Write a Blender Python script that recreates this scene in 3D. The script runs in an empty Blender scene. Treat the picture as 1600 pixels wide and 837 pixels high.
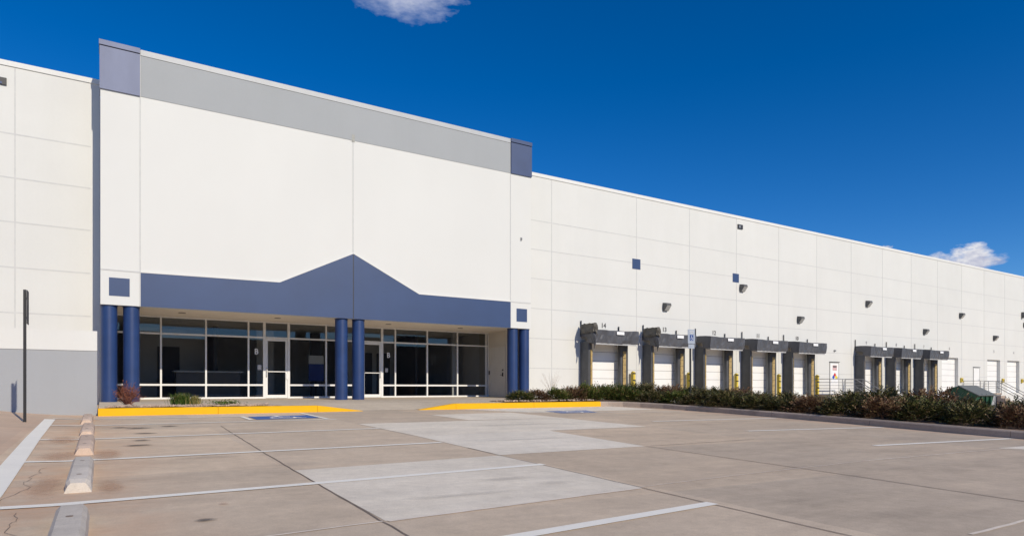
import bpy, bmesh, math, random
from math import sin, cos, pi, radians
from mathutils import Vector, Matrix, noise as mnoise
random.seed(7)
S = bpy.context.scene
COL = S.collection

# ------------------------------------------------------------------ helpers
class MB:
    """collects faces and links them as one mesh object"""
    def __init__(s): s.v = []; s.f = []; s.m = []; s.mi = 0
    def face(s, pts):
        n = len(s.v); s.v += [tuple(p) for p in pts]; s.f.append(tuple(range(n, n+len(pts)))); s.m.append(s.mi); return s
    def mesh(s, vs, fs):
        n = len(s.v); s.v += [tuple(p) for p in vs]
        for f in fs: s.f.append(tuple(i+n for i in f)); s.m.append(s.mi)
        return s
    def box(s, x0, x1, y0, y1, z0, z1):
        vs = [(x0,y0,z0),(x1,y0,z0),(x1,y1,z0),(x0,y1,z0),(x0,y0,z1),(x1,y0,z1),(x1,y1,z1),(x0,y1,z1)]
        return s.mesh(vs, [(0,3,2,1),(4,5,6,7),(0,1,5,4),(1,2,6,5),(2,3,7,6),(3,0,4,7)])
    def prism_y(s, poly, y0, y1):       # poly in (x,z), counter-clockwise seen from -y
        n = len(poly)
        vs = [(x,y0,z) for x,z in poly]+[(x,y1,z) for x,z in poly]
        fs = [tuple(range(n)), tuple(range(2*n-1, n-1, -1))]
        for i in range(n):
            j=(i+1)%n; fs.append((i, i+n, j+n, j))
        return s.mesh(vs, fs)
    def prism_x(s, poly, x0, x1):       # poly in (y,z)
        n = len(poly)
        vs = [(x0,y,z) for y,z in poly]+[(x1,y,z) for y,z in poly]
        fs = [tuple(range(n-1,-1,-1)), tuple(range(n, 2*n))]
        for i in range(n):
            j=(i+1)%n; fs.append((i, j, j+n, i+n))
        return s.mesh(vs, fs)
    def tube(s, pts, r, n=8, r2=None, cap=True):
        pts = [Vector(p) for p in pts]; rings=[]
        base = len(s.v); k=len(pts)
        for i,p in enumerate(pts):
            d = (pts[min(i+1,k-1)]-pts[max(i-1,0)]).normalized()
            a = d.cross(Vector((0,0,1)) if abs(d.z)<.9 else Vector((1,0,0))).normalized(); b = d.cross(a)
            rr = r if r2 is None else r+(r2-r)*i/max(1,k-1)
            for j in range(n):
                t=2*pi*j/n; s.v.append(tuple(p+a*cos(t)*rr+b*sin(t)*rr))
        for i in range(k-1):
            for j in range(n):
                s.f.append((base+i*n+j, base+i*n+(j+1)%n, base+(i+1)*n+(j+1)%n, base+(i+1)*n+j)); s.m.append(s.mi)
        if cap:
            s.f.append(tuple(base+j for j in range(n-1,-1,-1))); s.m.append(s.mi)
            s.f.append(tuple(base+(k-1)*n+j for j in range(n))); s.m.append(s.mi)
        return s
    def build(s, name, mat, parent=None, smooth=False, bevel=0, seg=2):
        me = bpy.data.meshes.new(name)
        o = Vector((0,0,0)) if parent is None else wloc(parent)
        me.from_pydata([tuple(Vector(p)-o) for p in s.v], [], s.f)
        for mt in (mat if isinstance(mat,(list,tuple)) else [mat]): me.materials.append(mt)
        for p,mi in zip(me.polygons, s.m): p.material_index = mi; p.use_smooth = smooth
        if bevel:
            bm=bmesh.new(); bm.from_mesh(me); bmesh.ops.remove_doubles(bm, verts=bm.verts, dist=1e-5)
            bmesh.ops.bevel(bm, geom=[e for e in bm.edges if len(e.link_faces)==2 and e.calc_face_angle(0)>.5], offset=bevel, segments=seg, affect='EDGES', profile=.5)
            bm.to_mesh(me); bm.free()
        me.update()
        ob = bpy.data.objects.new(name, me); COL.objects.link(ob)
        if parent is not None: ob.parent = parent
        return ob
def wloc(o):
    v = Vector(o.location)
    while o.parent is not None: o = o.parent; v += Vector(o.location)
    return v
def tag(o, label=None, cat=None, group=None, kind=None):
    if label: o['label']=label
    if cat: o['category']=cat
    if group: o['group']=group
    if kind: o['kind']=kind
    return o
def empty(name, loc):
    o = bpy.data.objects.new(name, None); o.location=loc; o.empty_display_size=.2; COL.objects.link(o); return o
def copy_tree(o, parent=None):
    c=o.copy(); COL.objects.link(c)
    if parent is not None: c.parent=parent
    for ch in list(o.children): copy_tree(ch, c)
    return c
def text_mesh(s, size, xs=1.0, depth=.004):
    cu = bpy.data.curves.new('lettering','FONT'); cu.body=s; cu.size=size; cu.align_x='CENTER'; cu.align_y='CENTER'; cu.extrude=depth; cu.offset=size*.018
    ob = bpy.data.objects.new('lettering', cu); COL.objects.link(ob)
    me = bpy.data.meshes.new_from_object(ob.evaluated_get(bpy.context.evaluated_depsgraph_get()))
    bpy.data.objects.remove(ob); bpy.data.curves.remove(cu)
    for v in me.vertices: v.co = Vector((v.co.x*xs, -v.co.z, v.co.y))
    return me
def lettering(name, s, size, loc, mat, parent, xs=1.0):
    me = text_mesh(s,size,xs); me.materials.append(mat); me.name=name
    o = bpy.data.objects.new(name, me); COL.objects.link(o); o.parent=parent; o.location = Vector(loc)-wloc(parent)
    return o

# ------------------------------------------------------------------ materials
def newmat(name):
    m=bpy.data.materials.new(name); m.use_nodes=True; nt=m.node_tree
    return m, nt, nt.nodes['Principled BSDF'], nt.nodes['Material Output']
def N(nt, typ, **kw):
    n=nt.nodes.new(typ)
    for k,v in kw.items():
        if k.startswith('i_'): n.inputs[k[2:].replace('_',' ')].default_value=v
        else: setattr(n,k,v)
    return n
def obj_coord(nt, scale=(1,1,1)):
    tc=N(nt,'ShaderNodeTexCoord'); mp=N(nt,'ShaderNodeMapping'); mp.inputs['Scale'].default_value=scale
    nt.links.new(tc.outputs['Object'], mp.inputs['Vector']); return mp.outputs['Vector']
def nz(nt, vec, scale, detail=5, rough=.55):
    n=N(nt,'ShaderNodeTexNoise'); n.inputs['Scale'].default_value=scale; n.inputs['Detail'].default_value=detail; n.inputs['Roughness'].default_value=rough
    nt.links.new(vec, n.inputs['Vector']); return n.outputs['Fac']
def ramp(nt, fac, a, b, ca, cb):
    r=N(nt,'ShaderNodeValToRGB'); e=r.color_ramp.elements
    e[0].position=a; e[1].position=b; e[0].color=(*ca,1) if len(ca)==3 else ca; e[1].color=(*cb,1) if len(cb)==3 else cb
    nt.links.new(fac, r.inputs['Fac']); return r.outputs['Color']
def mix(nt, fac, a, b, mode='MIX'):
    m=N(nt,'ShaderNodeMix', data_type='RGBA', blend_type=mode)
    for sock,val in ((m.inputs[0],fac),(m.inputs[6],a),(m.inputs[7],b)):
        if isinstance(val,(int,float)): sock.default_value=val
        elif isinstance(val,(tuple,list)): sock.default_value=(*val,1) if len(val)==3 else val
        else: nt.links.new(val,sock)
    return m.outputs[2]
def math_(nt, op, a, b=None, clamp=False):
    m=N(nt,'ShaderNodeMath', operation=op); m.use_clamp=clamp
    for i,val in enumerate((a,b)):
        if val is None: continue
        if isinstance(val,(int,float)): m.inputs[i].default_value=val
        else: nt.links.new(val,m.inputs[i])
    return m.outputs[0]
def M(name, col, rough=.6, var=.06, scale=3, bump=0, bscale=40, metal=0, stretch=(1,1,1), spec=.5):
    m,nt,b,out=newmat(name)
    v=obj_coord(nt,stretch)
    f=nz(nt,v,scale)
    c=ramp(nt,f,.3,.7,tuple(x*(1-var) for x in col),tuple(min(1,x*(1+var)) for x in col))
    nt.links.new(c,b.inputs['Base Color'])
    b.inputs['Roughness'].default_value=rough; b.inputs['Metallic'].default_value=metal; b.inputs['Specular IOR Level'].default_value=spec
    if bump:
        bn=N(nt,'ShaderNodeBump'); bn.inputs['Strength'].default_value=bump; bn.inputs['Distance'].default_value=.01
        nt.links.new(nz(nt,v,bscale),bn.inputs['Height']); nt.links.new(bn.outputs[0],b.inputs['Normal'])
    return m
def wallmat(name, col, streak=.05):
    m,nt,b,out=newmat(name)
    v=obj_coord(nt); vs=obj_coord(nt,(1.6,1.6,.12))
    c1=ramp(nt,nz(nt,v,.35,6,.6),.3,.7,tuple(x*.965 for x in col),tuple(x*1.02 for x in col))
    c2=ramp(nt,nz(nt,vs,1.3,5,.6),.45,.85,(1,1,1),(1-streak,1-streak*1.05,1-streak*1.25))
    c3=ramp(nt,nz(nt,v,14,3,.6),.3,.7,(.985,.985,.985),(1.0,1.0,1.0))
    c=mix(nt,1,mix(nt,1,c1,c2,'MULTIPLY'),c3,'MULTIPLY')
    sx=N(nt,'ShaderNodeSeparateXYZ'); nt.links.new(v,sx.inputs[0]); cb=N(nt,'ShaderNodeCombineXYZ')
    nt.links.new(math_(nt,'FLOOR',math_(nt,'DIVIDE',math_(nt,'ADD',sx.outputs[0],3.65*20-21.9+7.4),3.65)),cb.inputs[0])
    wn=N(nt,'ShaderNodeTexWhiteNoise',noise_dimensions='3D'); nt.links.new(cb.outputs[0],wn.inputs['Vector'])
    c=mix(nt,1,c,ramp(nt,wn.outputs['Value'],0,1,(.99,.99,.988),(1.022,1.02,1.018)),'MULTIPLY')
    nt.links.new(c,b.inputs['Base Color']); b.inputs['Roughness'].default_value=.75; b.inputs['Specular IOR Level'].default_value=.25
    bn=N(nt,'ShaderNodeBump'); bn.inputs['Strength'].default_value=.12; bn.inputs['Distance'].default_value=.006
    nt.links.new(nz(nt,v,25,4),bn.inputs['Height']); nt.links.new(bn.outputs[0],b.inputs['Normal'])
    return m
def concrete(name, base, slabs=False, dirt=False, var=.1):
    m,nt,b,out=newmat(name)
    v=obj_coord(nt)
    c=ramp(nt,nz(nt,v,.55,8,.62),.32,.68,tuple(x*(1-var) for x in base),tuple(x*(1+var) for x in base))
    vb=obj_coord(nt,(.5,2.2,1))
    c=mix(nt,1,c,ramp(nt,nz(nt,vb,1.1,6,.65),.3,.75,(.90,.90,.91),(1.06,1.05,1.04)),'MULTIPLY')
    c=mix(nt,1,c,ramp(nt,nz(nt,v,9,6,.7),.25,.75,(.90,.895,.89),(1.08,1.08,1.08)),'MULTIPLY')
    c=mix(nt,1,c,ramp(nt,nz(nt,v,95,2,.6),.3,.75,(.9,.9,.9),(1.08,1.08,1.08)),'MULTIPLY')
    c=mix(nt,1,c,ramp(nt,nz(nt,v,2.6,7,.7),.3,.7,(.92,.915,.91),(1.07,1.07,1.07)),'MULTIPLY')
    c=mix(nt,1,c,ramp(nt,nz(nt,v,46,3,.8),.27,.36,(.74,.72,.70),(1,1,1)),'MULTIPLY')
    if slabs or dirt:
        sx=N(nt,'ShaderNodeSeparateXYZ'); nt.links.new(v,sx.inputs[0]); X,Y=sx.outputs[0],sx.outputs[1]
    if slabs:
        fx=math_(nt,'FLOOR',math_(nt,'DIVIDE',math_(nt,'SUBTRACT',X,1.62),2.68)); fy=math_(nt,'FLOOR',math_(nt,'DIVIDE',math_(nt,'SUBTRACT',Y,4.15),2.9))
        cb=N(nt,'ShaderNodeCombineXYZ'); nt.links.new(fx,cb.inputs[0]); nt.links.new(fy,cb.inputs[1])
        wn=N(nt,'ShaderNodeTexWhiteNoise', noise_dimensions='3D'); nt.links.new(cb.outputs[0],wn.inputs['Vector'])
        c=mix(nt,1,c,ramp(nt,wn.outputs['Value'],0,1,(.88,.885,.90),(1.06,1.03,1.0)),'MULTIPLY')
        # greyer wear down the drive aisle
        ais=math_(nt,'MULTIPLY',math_(nt,'GREATER_THAN',X,4.3),.9)
        c=mix(nt,ais,c,mix(nt,1,c,(.88,.88,.885),'MULTIPLY'))
    if dirt:
        d=math_(nt,'ABSOLUTE',math_(nt,'SUBTRACT',X,-.35))
        mk=math_(nt,'SUBTRACT',1,math_(nt,'DIVIDE',d,1.15),True)
        mk=math_(nt,'MULTIPLY',mk,ramp(nt,nz(nt,v,1.7,6,.65),.35,.65,(0,0,0),(1,1,1)))
        far=math_(nt,'LESS_THAN',X,-.95)
        c=mix(nt,math_(nt,'MULTIPLY',mk,.75),c,(.62,.38,.235))
        c=mix(nt,math_(nt,'MULTIPLY',far,.5),c,(.56,.385,.28))
        # fine silt by the island kerb
        d2=math_(nt,'SUBTRACT',1,math_(nt,'DIVIDE',math_(nt,'ABSOLUTE',math_(nt,'SUBTRACT',X,15.5)),.9),True)
        c=mix(nt,math_(nt,'MULTIPLY',d2,.5),c,(.55,.38,.28))
        # tyre-dark smudges
        sm=ramp(nt,nz(nt,obj_coord(nt,(.35,1.3,1)),.9,8,.72),.50,.74,(1,1,1),(.80,.80,.81))
        c=mix(nt,1,c,sm,'MULTIPLY')
    nt.links.new(c,b.inputs['Base Color']); b.inputs['Roughness'].default_value=.85; b.inputs['Specular IOR Level'].default_value=.25
    bn=N(nt,'ShaderNodeBump'); bn.inputs['Strength'].default_value=.25; bn.inputs['Distance'].default_value=.006
    nt.links.new(nz(nt,v,60,5,.7),bn.inputs['Height']); nt.links.new(bn.outputs[0],b.inputs['Normal'])
    return m
def paint(name, col, wear=.35, under=(.55,.47,.40)):
    m,nt,b,out=newmat(name)
    v=obj_coord(nt)
    c=ramp(nt,nz(nt,v,2.5,5,.6),.3,.7,tuple(x*.93 for x in col),col)
    w=ramp(nt,nz(nt,v,28,6,.75),.56,.72,(0,0,0),(1,1,1))
    c=mix(nt,math_(nt,'MULTIPLY',w,wear),c,under)
    nt.links.new(c,b.inputs['Base Color']); b.inputs['Roughness'].default_value=.7; b.inputs['Specular IOR Level'].default_value=.3
    return m
def leafmat(name, stops, trans=.15):
    m,nt,b,out=newmat(name)
    g=N(nt,'ShaderNodeNewGeometry'); r=N(nt,'ShaderNodeValToRGB'); cr=r.color_ramp; cr.interpolation='LINEAR'
    for i,(p,c) in enumerate(stops):
        e=cr.elements[i] if i<2 else cr.elements.new(p)
        e.position=p; e.color=(*c,1)
    nt.links.new(g.outputs['Random Per Island'],r.inputs['Fac'])
    oi=N(nt,'ShaderNodeObjectInfo')
    c=mix(nt,1,r.outputs['Color'],ramp(nt,oi.outputs['Random'],0,1,(.85,.8,.8),(1.15,1.15,1.1)),'MULTIPLY')
    nt.links.new(c,b.inputs['Base Color']); b.inputs['Roughness'].default_value=.6; b.inputs['Specular IOR Level'].default_value=.3
    return m
def glassmat(name, tint, refl=1.0):
    m,nt,b,out=newmat(name); nt.nodes.remove(b)
    tr=N(nt,'ShaderNodeBsdfTransparent'); tr.inputs[0].default_value=(*tint,1)
    gl=N(nt,'ShaderNodeBsdfGlossy'); gl.inputs['Roughness'].default_value=.01; gl.inputs['Color'].default_value=(1,1,1,1)
    fr=N(nt,'ShaderNodeFresnel'); fr.inputs['IOR'].default_value=1.5
    mx=N(nt,'ShaderNodeMixShader'); nt.links.new(math_(nt,'MULTIPLY',fr.outputs[0],refl,True),mx.inputs[0])
    nt.links.new(tr.outputs[0],mx.inputs[1]); nt.links.new(gl.outputs[0],mx.inputs[2]); nt.links.new(mx.outputs[0],out.inputs[0])
    return m
def stainmat(name, col, strength=.8):
    m,nt,b,out=newmat(name)
    b.inputs['Base Color'].default_value=(*col,1); b.inputs['Roughness'].default_value=.6
    tc=N(nt,'ShaderNodeTexCoord'); uv=N(nt,'ShaderNodeUVMap'); 
    sx=N(nt,'ShaderNodeVectorMath',operation='SUBTRACT'); sx.inputs[1].default_value=(.5,.5,0); nt.links.new(uv.outputs[0],sx.inputs[0])
    ln=N(nt,'ShaderNodeVectorMath',operation='LENGTH'); nt.links.new(sx.outputs[0],ln.inputs[0])
    r=math_(nt,'MULTIPLY',ln.outputs['Value'],2)
    n_=nz(nt,tc.outputs['Object'],9,6,.7)
    f=math_(nt,'SUBTRACT',math_(nt,'ADD',1.15,math_(nt,'MULTIPLY',math_(nt,'SUBTRACT',n_,.5),1.9)),math_(nt,'MULTIPLY',r,1.35))
    f=math_(nt,'MULTIPLY',math_(nt,'MULTIPLY',f,1.3,True),strength)
    tr=N(nt,'ShaderNodeBsdfTransparent'); mx=N(nt,'ShaderNodeMixShader')
    nt.links.new(f,mx.inputs[0]); nt.links.new(tr.outputs[0],mx.inputs[1]); nt.links.new(b.outputs[0],mx.inputs[2]); nt.links.new(mx.outputs[0],out.inputs[0])
    return m

WHITE=wallmat('white_wall_paint',(.675,.68,.655),.025)
TOWERW=M('tower_white_paint',(.685,.69,.665),.75,.025,.3,.05,25,0,(1,1,.6),.25)
WHITE2=wallmat('white_coping_paint',(.72,.725,.70),.02)
JOINT=M('groove_shade_grey',(.565,.57,.56),.8,.05,6)  # grey of the flat joint strips paints in the shade of the panel grooves
GREYP=wallmat('grey_wall_paint',(.35,.365,.385),.04)
GREYB=wallmat('grey_band_paint',(.365,.385,.40),.03)
BLUE=M('blue_wall_paint',(.027,.058,.15),.5,.09,.7,.05,30)
BLUECOL=M('blue_column_paint',(.017,.044,.145),.42,.14,1.6,.05,40)
PURPLE=M('painted_sheen_navy',(.20,.225,.325),.6,.12,1.1,0,40,.0,(1,1,.35),.3)  # navy lightened: glancing sheen of the left corner block painted into the colour
NAVY=M('navy_metal',(.04,.068,.16),.5,.08,1.5)
SOFFIT=M('soffit_plaster',(.82,.75,.66),.8,.04,2)
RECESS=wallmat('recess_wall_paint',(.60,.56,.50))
ALU=M('white_aluminium',(.78,.78,.77),.35,.04,5,0,40,.0)
GLASS=glassmat('tinted_glass',(.74,.75,.74),1.5)
BLACK=M('black_metal',(.012,.012,.014),.45,.1,8)
DARK=M('dark_fitting',(.03,.03,.033),.5,.1,8)
VINYL=M('dark_vinyl',(.082,.084,.095),.42,.25,2.2,.5,9)
VINYL2=M('dark_vinyl_torn',(.085,.078,.066),.6,.4,4,.6,14)
PADM=M('dock_pad_vinyl',(.075,.078,.084),.6,.2,2.5,.3,12)
TAN=M('worn_yellow_stripe',(.46,.33,.13),.6,.35,7)
YELLOW=paint('yellow_kerb_paint',(.86,.455,.002),.4,(.48,.31,.10))
YPOST=M('yellow_guard_paint',(.70,.52,.06),.5,.2,6)
DOORW=M('white_dock_door',(.82,.82,.80),.5,.03,1.5,0)
DOORL=M('door_panel_groove',(.36,.36,.35),.6,.05,4)
GALV=M('galvanised_steel',(.30,.30,.30),.45,.12,9,0,40,.4)
LAMPG=M('lamp_housing_grey',(.10,.10,.098),.5,.15,9)
LENS=M('lamp_lens',(.42,.42,.40),.15,.1,12)
SIGNG=M('sign_aluminium',(.47,.50,.55),.35,.06,12,0,40,.3)
SIGNB=M('sign_blue',(.012,.055,.25),.4,.05,9)
SIGNW=M('sign_white',(.82,.83,.84),.45,.03,9)
NUM=M('number_grey_paint',(.10,.10,.10),.7,.1,9)
NUML=M('number_faded_paint',(.38,.38,.38),.7,.1,9)
ASPH=concrete('lot_concrete',(.69,.57,.43),True,True,.09)
PATCH=concrete('new_concrete',(.80,.73,.61),False,False,.08)
PATCH2=concrete('pale_concrete',(.82,.755,.64),False,False,.06)
WALK=concrete('walk_concrete',(.58,.50,.39),False,False,.08)
KERBG=concrete('kerb_concrete',(.42,.345,.285),False,False,.14)
STOP1=concrete('grey_stop_concrete',(.63,.58,.51),False,False,.15)
STOP2=concrete('pinkish_stop_concrete',(.62,.485,.385),False,False,.14)
LINE=paint('white_line_paint',(.93,.90,.81),.35)
BLUEPT=paint('blue_pavement_paint',(.05,.14,.42),.25)
BLUEFD=paint('faded_blue_pavement_paint',(.20,.25,.42),.95)
CRACK=M('joint_dirt',(.24,.185,.15),.9,.35,7)
JSAND=M('sandy_joint',(.76,.68,.58),.9,.15,5)
OIL=stainmat('oil_stain',(.06,.05,.045),.68)
RUBBER=stainmat('tyre_smudge',(.25,.23,.22),.17)
RUST=stainmat('rust_stain',(.58,.36,.22),.42)
MULCH=M('bark_mulch',(.2,.13,.09),.95,.45,14,.8,30)
STONE=M('river_stone',(.47,.36,.28),.8,.35,12)
GREEN=M('green_dumpster_paint',(.012,.075,.038),.5,.2,3)
LIDG=M('dumpster_lid',(.14,.15,.145),.6,.15,4)
INTW=M('interior_wall',(.72,.72,.72),.8,.04,2)
INTD=M('interior_dark_wall',(.11,.115,.14),.8,.08,2)
INTF=M('interior_carpet',(.14,.14,.15),.9,.2,9)
INTC=M('interior_ceiling',(.75,.75,.73),.9,.05,4)
JUN=leafmat('juniper_needles',[(0,(.022,.026,.009)),(.40,(.062,.074,.022)),(.66,(.135,.140,.042)),(.82,(.23,.19,.085)),(.94,(.14,.085,.04)),(1,(.34,.27,.16))])
JUNG=leafmat('green_juniper_needles',[(0,(0.029,0.044,0.010)),(.5,(0.086,0.127,0.025)),(.8,(0.149,0.182,0.043)),(.92,(0.253,0.165,0.068)),(1,(0.184,0.088,0.034))])
JUNB=leafmat('dry_juniper_needles',[(0,(0.060,0.032,0.018)),(.4,(0.168,0.084,0.050)),(.7,(0.288,0.179,0.099)),(.85,(0.108,0.100,0.032)),(1,(0.432,0.294,0.189))])
TWIG=M('juniper_wood',(.085,.05,.035),.9,.3,12)
REDTW=M('red_twig',(.20,.075,.05),.8,.3,12)
REDLF=leafmat('barberry_leaves',[(0,(.10,.025,.02)),(.5,(.22,.07,.035)),(1,(.30,.13,.08))])
GRASSM=leafmat('tuft_blades',[(0,(.035,.09,.012)),(.6,(.08,.17,.025)),(.85,(.20,.22,.06)),(1,(.42,.33,.13))])
GRASSY=leafmat('dry_tuft_blades',[(0,(.20,.20,.06)),(.5,(.42,.32,.12)),(1,(.10,.15,.03))])

# ------------------------------------------------------------------ terrain
def g(X,Y):
    z=.0195*Y-.0009*max(0,min(17-Y,17))*max(0,min(X,16))
    if X<0: z+=.04*min(-X,3)**2
    return z
def yard(X,Y):
    """lot surface, falling to the truck yard beyond the planted island"""
    z=g(X,Y)
    if X>16 and Y<24:
        t=min(1,max(0,(X-18.6)/4)); t=t*t*(3-2*t)
        z=z*(1-t)+(-.63)*t
    return z
def axis(parts):
    out=[]
    for a,b,st in parts:
        n=max(1,round((b-a)/st)); out+=[a+(b-a)*i/n for i in range(n)]
    out.append(parts[-1][1]); return out
def sheet(xs,ys,fn):
    m=MB(); nx=len(xs)
    vs=[(x,y,fn(x,y)) for y in ys for x in xs]
    fs=[(j*nx+i,j*nx+i+1,(j+1)*nx+i+1,(j+1)*nx+i) for j in range(len(ys)-1) for i in range(nx-1)]
    return m.mesh(vs,fs)
xs=axis([(-900,-100,200),(-100,-20,20),(-20,-4,2),(-4,0,.25),(0,16,.5),(16,24,.5),(24,120,6),(120,900,195)])
ys=axis([(-900,-100,200),(-100,-10,15),(-10,0,1),(0,17,.5),(17,24,.5),(24,100,19),(100,900,200)])
lot=sheet(xs,ys,lambda x,y: (yard(x,min(max(y,-60),24))-(.25 if y>24 else 0))).build('parking_lot',ASPH)
tag(lot,kind='structure')
def strip(m,pts,w,off=.003,step=.5,fn=g):
    """ribbon of width w that follows the paving"""
    for (a,b) in zip(pts[:-1],pts[1:]):
        a=Vector(a); b=Vector(b); d=b-a; L=d.length; d.normalize(); nrm=Vector((-d.y,d.x))*w/2
        k=max(1,int(L/step)); 
        for i in range(k):
            p=a+d*(L*i/k); q=a+d*(L*(i+1)/k)
            m.face([(*(c),fn(*c)+off) for c in (tuple(p-nrm),tuple(q-nrm),tuple(q+nrm),tuple(p+nrm))])
    return m
def quadsheet(m,c,n=6,k=6,off=.004,fn=g):
    c=[Vector(p) for p in c]
    vs=[]
    for j in range(k+1):
        for i in range(n+1):
            u=i/n; v=j/k
            p=(c[0]*(1-u)+c[1]*u)*(1-v)+(c[3]*(1-u)+c[2]*u)*v
            vs.append((p.x,p.y,fn(p.x,p.y)+off))
    m.mesh(vs,[(j*(n+1)+i,j*(n+1)+i+1,(j+1)*(n+1)+i+1,(j+1)*(n+1)+i) for j in range(k) for i in range(n)])
    return m
# replaced slabs
def slab(c,mat): quadsheet(MB(),c,8,8,.003).build('concrete_patch',mat,lot)
slab([(1.6,4.13),(4.2,4.4),(4.25,7.06),(1.64,6.75)],PATCH)
slab([(4.27,7.08),(6.88,7.2),(7.12,10.02),(4.36,9.86)],PATCH2)
slab([(4.37,9.87),(9.75,10.15),(9.6,12.95),(4.35,12.72)],PATCH)
slab([(7.0,12.95),(9.6,12.97),(9.5,15.2),(6.98,14.95)],PATCH)
slab([(12.55,4.85),(15.1,4.8),(15.1,4.2),(13.0,4.3)],PATCH2)
slab([(10.0,15.0),(15.0,15.1),(14.6,16.95),(8.9,16.95)],PATCH)
# joints
def joint(pts,w,mat,off=.0045):
    rnd=random.Random(int(pts[0][0]*100+pts[0][1]*37)); P=[]
    for a,b in zip(pts[:-1],pts[1:]):
        k=max(1,int(math.dist(a,b)/.22))
        for i in range(k): P.append((a[0]+(b[0]-a[0])*i/k+rnd.uniform(-.006,.006),a[1]+(b[1]-a[1])*i/k+rnd.uniform(-.006,.006)))
    P.append(pts[-1]); m=MB(); strip(m,P,w,off,.5); return m.build('slab_joint',mat,lot)
joint([(1.55,2.2),(1.58,4.2),(1.65,7),(1.7,8.8),(1.86,13.1)],.013,CRACK)
joint([(4.08,1.8),(4.12,3.0),(4.2,5.0),(4.26,7.1),(4.3,8)],.014,CRACK)
joint([(6.8,1.8),(6.84,2.6),(6.9,4.3),(6.9,7.2)],.018,CRACK)
joint([(6.98,7.2),(9.6,7.35)],.016,CRACK)
joint([(9.75,10.15),(12.3,10.2)],.014,CRACK)
joint([(.2,3.98),(1.58,4.13)],.022,JSAND)
joint([(1.62,4.12),(4.15,4.40)],.035,JSAND)
joint([(4.2,4.45),(6.27,4.62),(8.5,4.75)],.014,JSAND)
joint([(8.5,4.75),(12.5,4.76)],.028,JSAND)
joint([(4.9,2.05),(6.0,2.08)],.03,JSAND)
def crack(pts,w=.004):
    P=[]
    for a,b in zip(pts[:-1],pts[1:]):
        for i in range(8):
            t=i/8; x=a[0]+(b[0]-a[0])*t; y=a[1]+(b[1]-a[1])*t
            P.append((x+.07*mnoise.noise((x*2,y*3,1))+.03*mnoise.noise((x*9,y*11,5)),y+.04*mnoise.noise((x*8,y*8,3))))
    strip(MB(),P,w,.0045,1).build('slab_crack',CRACK,lot)
crack([(-.66,5.85),(-.5,6.6),(-.56,7.2),(-.47,8.0)])
crack([(-.42,4.6),(-.5,5.1),(-.46,5.5)])
# painted lines
def pline(name,pts,w,mat=LINE,off=.006): return strip(MB(),pts,w,off,.4).build(name,mat,lot)
for a,b in [((-.65,3.05),(4.17,3.59)),((-.72,5.63),(4.27,6.12)),((-.75,8.39),(4.28,8.78)),((-.8,11.04),(4.33,11.53)),((-.82,13.92),(4.35,14.18)),((-.84,15.9),(2.7,15.72)),
            ((10.7,5.87),(15.15,5.63)),((11.02,8.6),(15.35,8.24)),((11.02,11.27),(15.5,11.15))]:
    pline('parking_line',[a,b],.115)
pline('parking_line',[(9.85,16.35),(10.4,14.95),(14.9,14.0)],.10)
pline('edge_line',[(-.72,2.0),(-.725,6.2),(-.77,8.6),(-.82,11.2),(-.87,15.65)],.175,LINE,.008)
# accessible symbols on the paving
def wheelchair(cx,cz,s,place):
    """white wheelchair figure made of flat faces; place(u,v)->point"""
    m=MB()
    def disc(x,y,r0,r1,a0=0,a1=2*pi,n=20):
        for i in range(n):
            t0=a0+(a1-a0)*i/n; t1=a0+(a1-a0)*(i+1)/n
            m.face([place(cx+(x+r*cos(t))*s,cz+(y+r*sin(t))*s) for r,t in ((r0,t0),(r1,t0),(r1,t1),(r0,t1))])
    def bar(a,b,w):
        a=Vector(a);b=Vector(b);d=(b-a).normalized();n_=Vector((-d.y,d.x))*w/2
        m.face([place(cx+p.x*s,cz+p.y*s) for p in (a-n_,b-n_,b+n_,a+n_)])
    disc(-.08,.40,0,.075)
    bar((-.08,.33),(-.03,-.02),.09); bar((-.07,.14),(.18,.14),.06); bar((-.05,-.02),(.2,-.02),.08); bar((.2,.01),(.32,-.33),.075); bar((.30,-.33),(.42,-.29),.06)
    disc(-.03,-.16,.21,.27,radians(110),radians(375),24)
    return m
quadsheet(MB(),[(2.78,14.62),(4.14,14.72),(4.12,15.76),(2.78,15.62)],4,4,.006).build('accessible_stall_panel',BLUEPT,lot)
wheelchair(3.45,15.2,1.05,lambda u,v:(u,v,g(u,v)+.009)).build('accessible_symbol',LINE,lot)
pline('parking_line',[(2.66,14.55),(2.66,15.72)],.09,LINE,.008); pline('parking_line',[(4.2,14.3),(4.2,16.6)],.09,LINE,.008)
quadsheet(MB(),[(10.7,14.42),(11.95,14.42),(12.3,15.4),(10.8,15.42)],4,4,.006).build('accessible_stall_panel',BLUEFD,lot)
wheelchair(11.45,14.95,.95,lambda u,v:(u,v,g(u,v)+.009)).build('accessible_symbol',LINE,lot)
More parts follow.
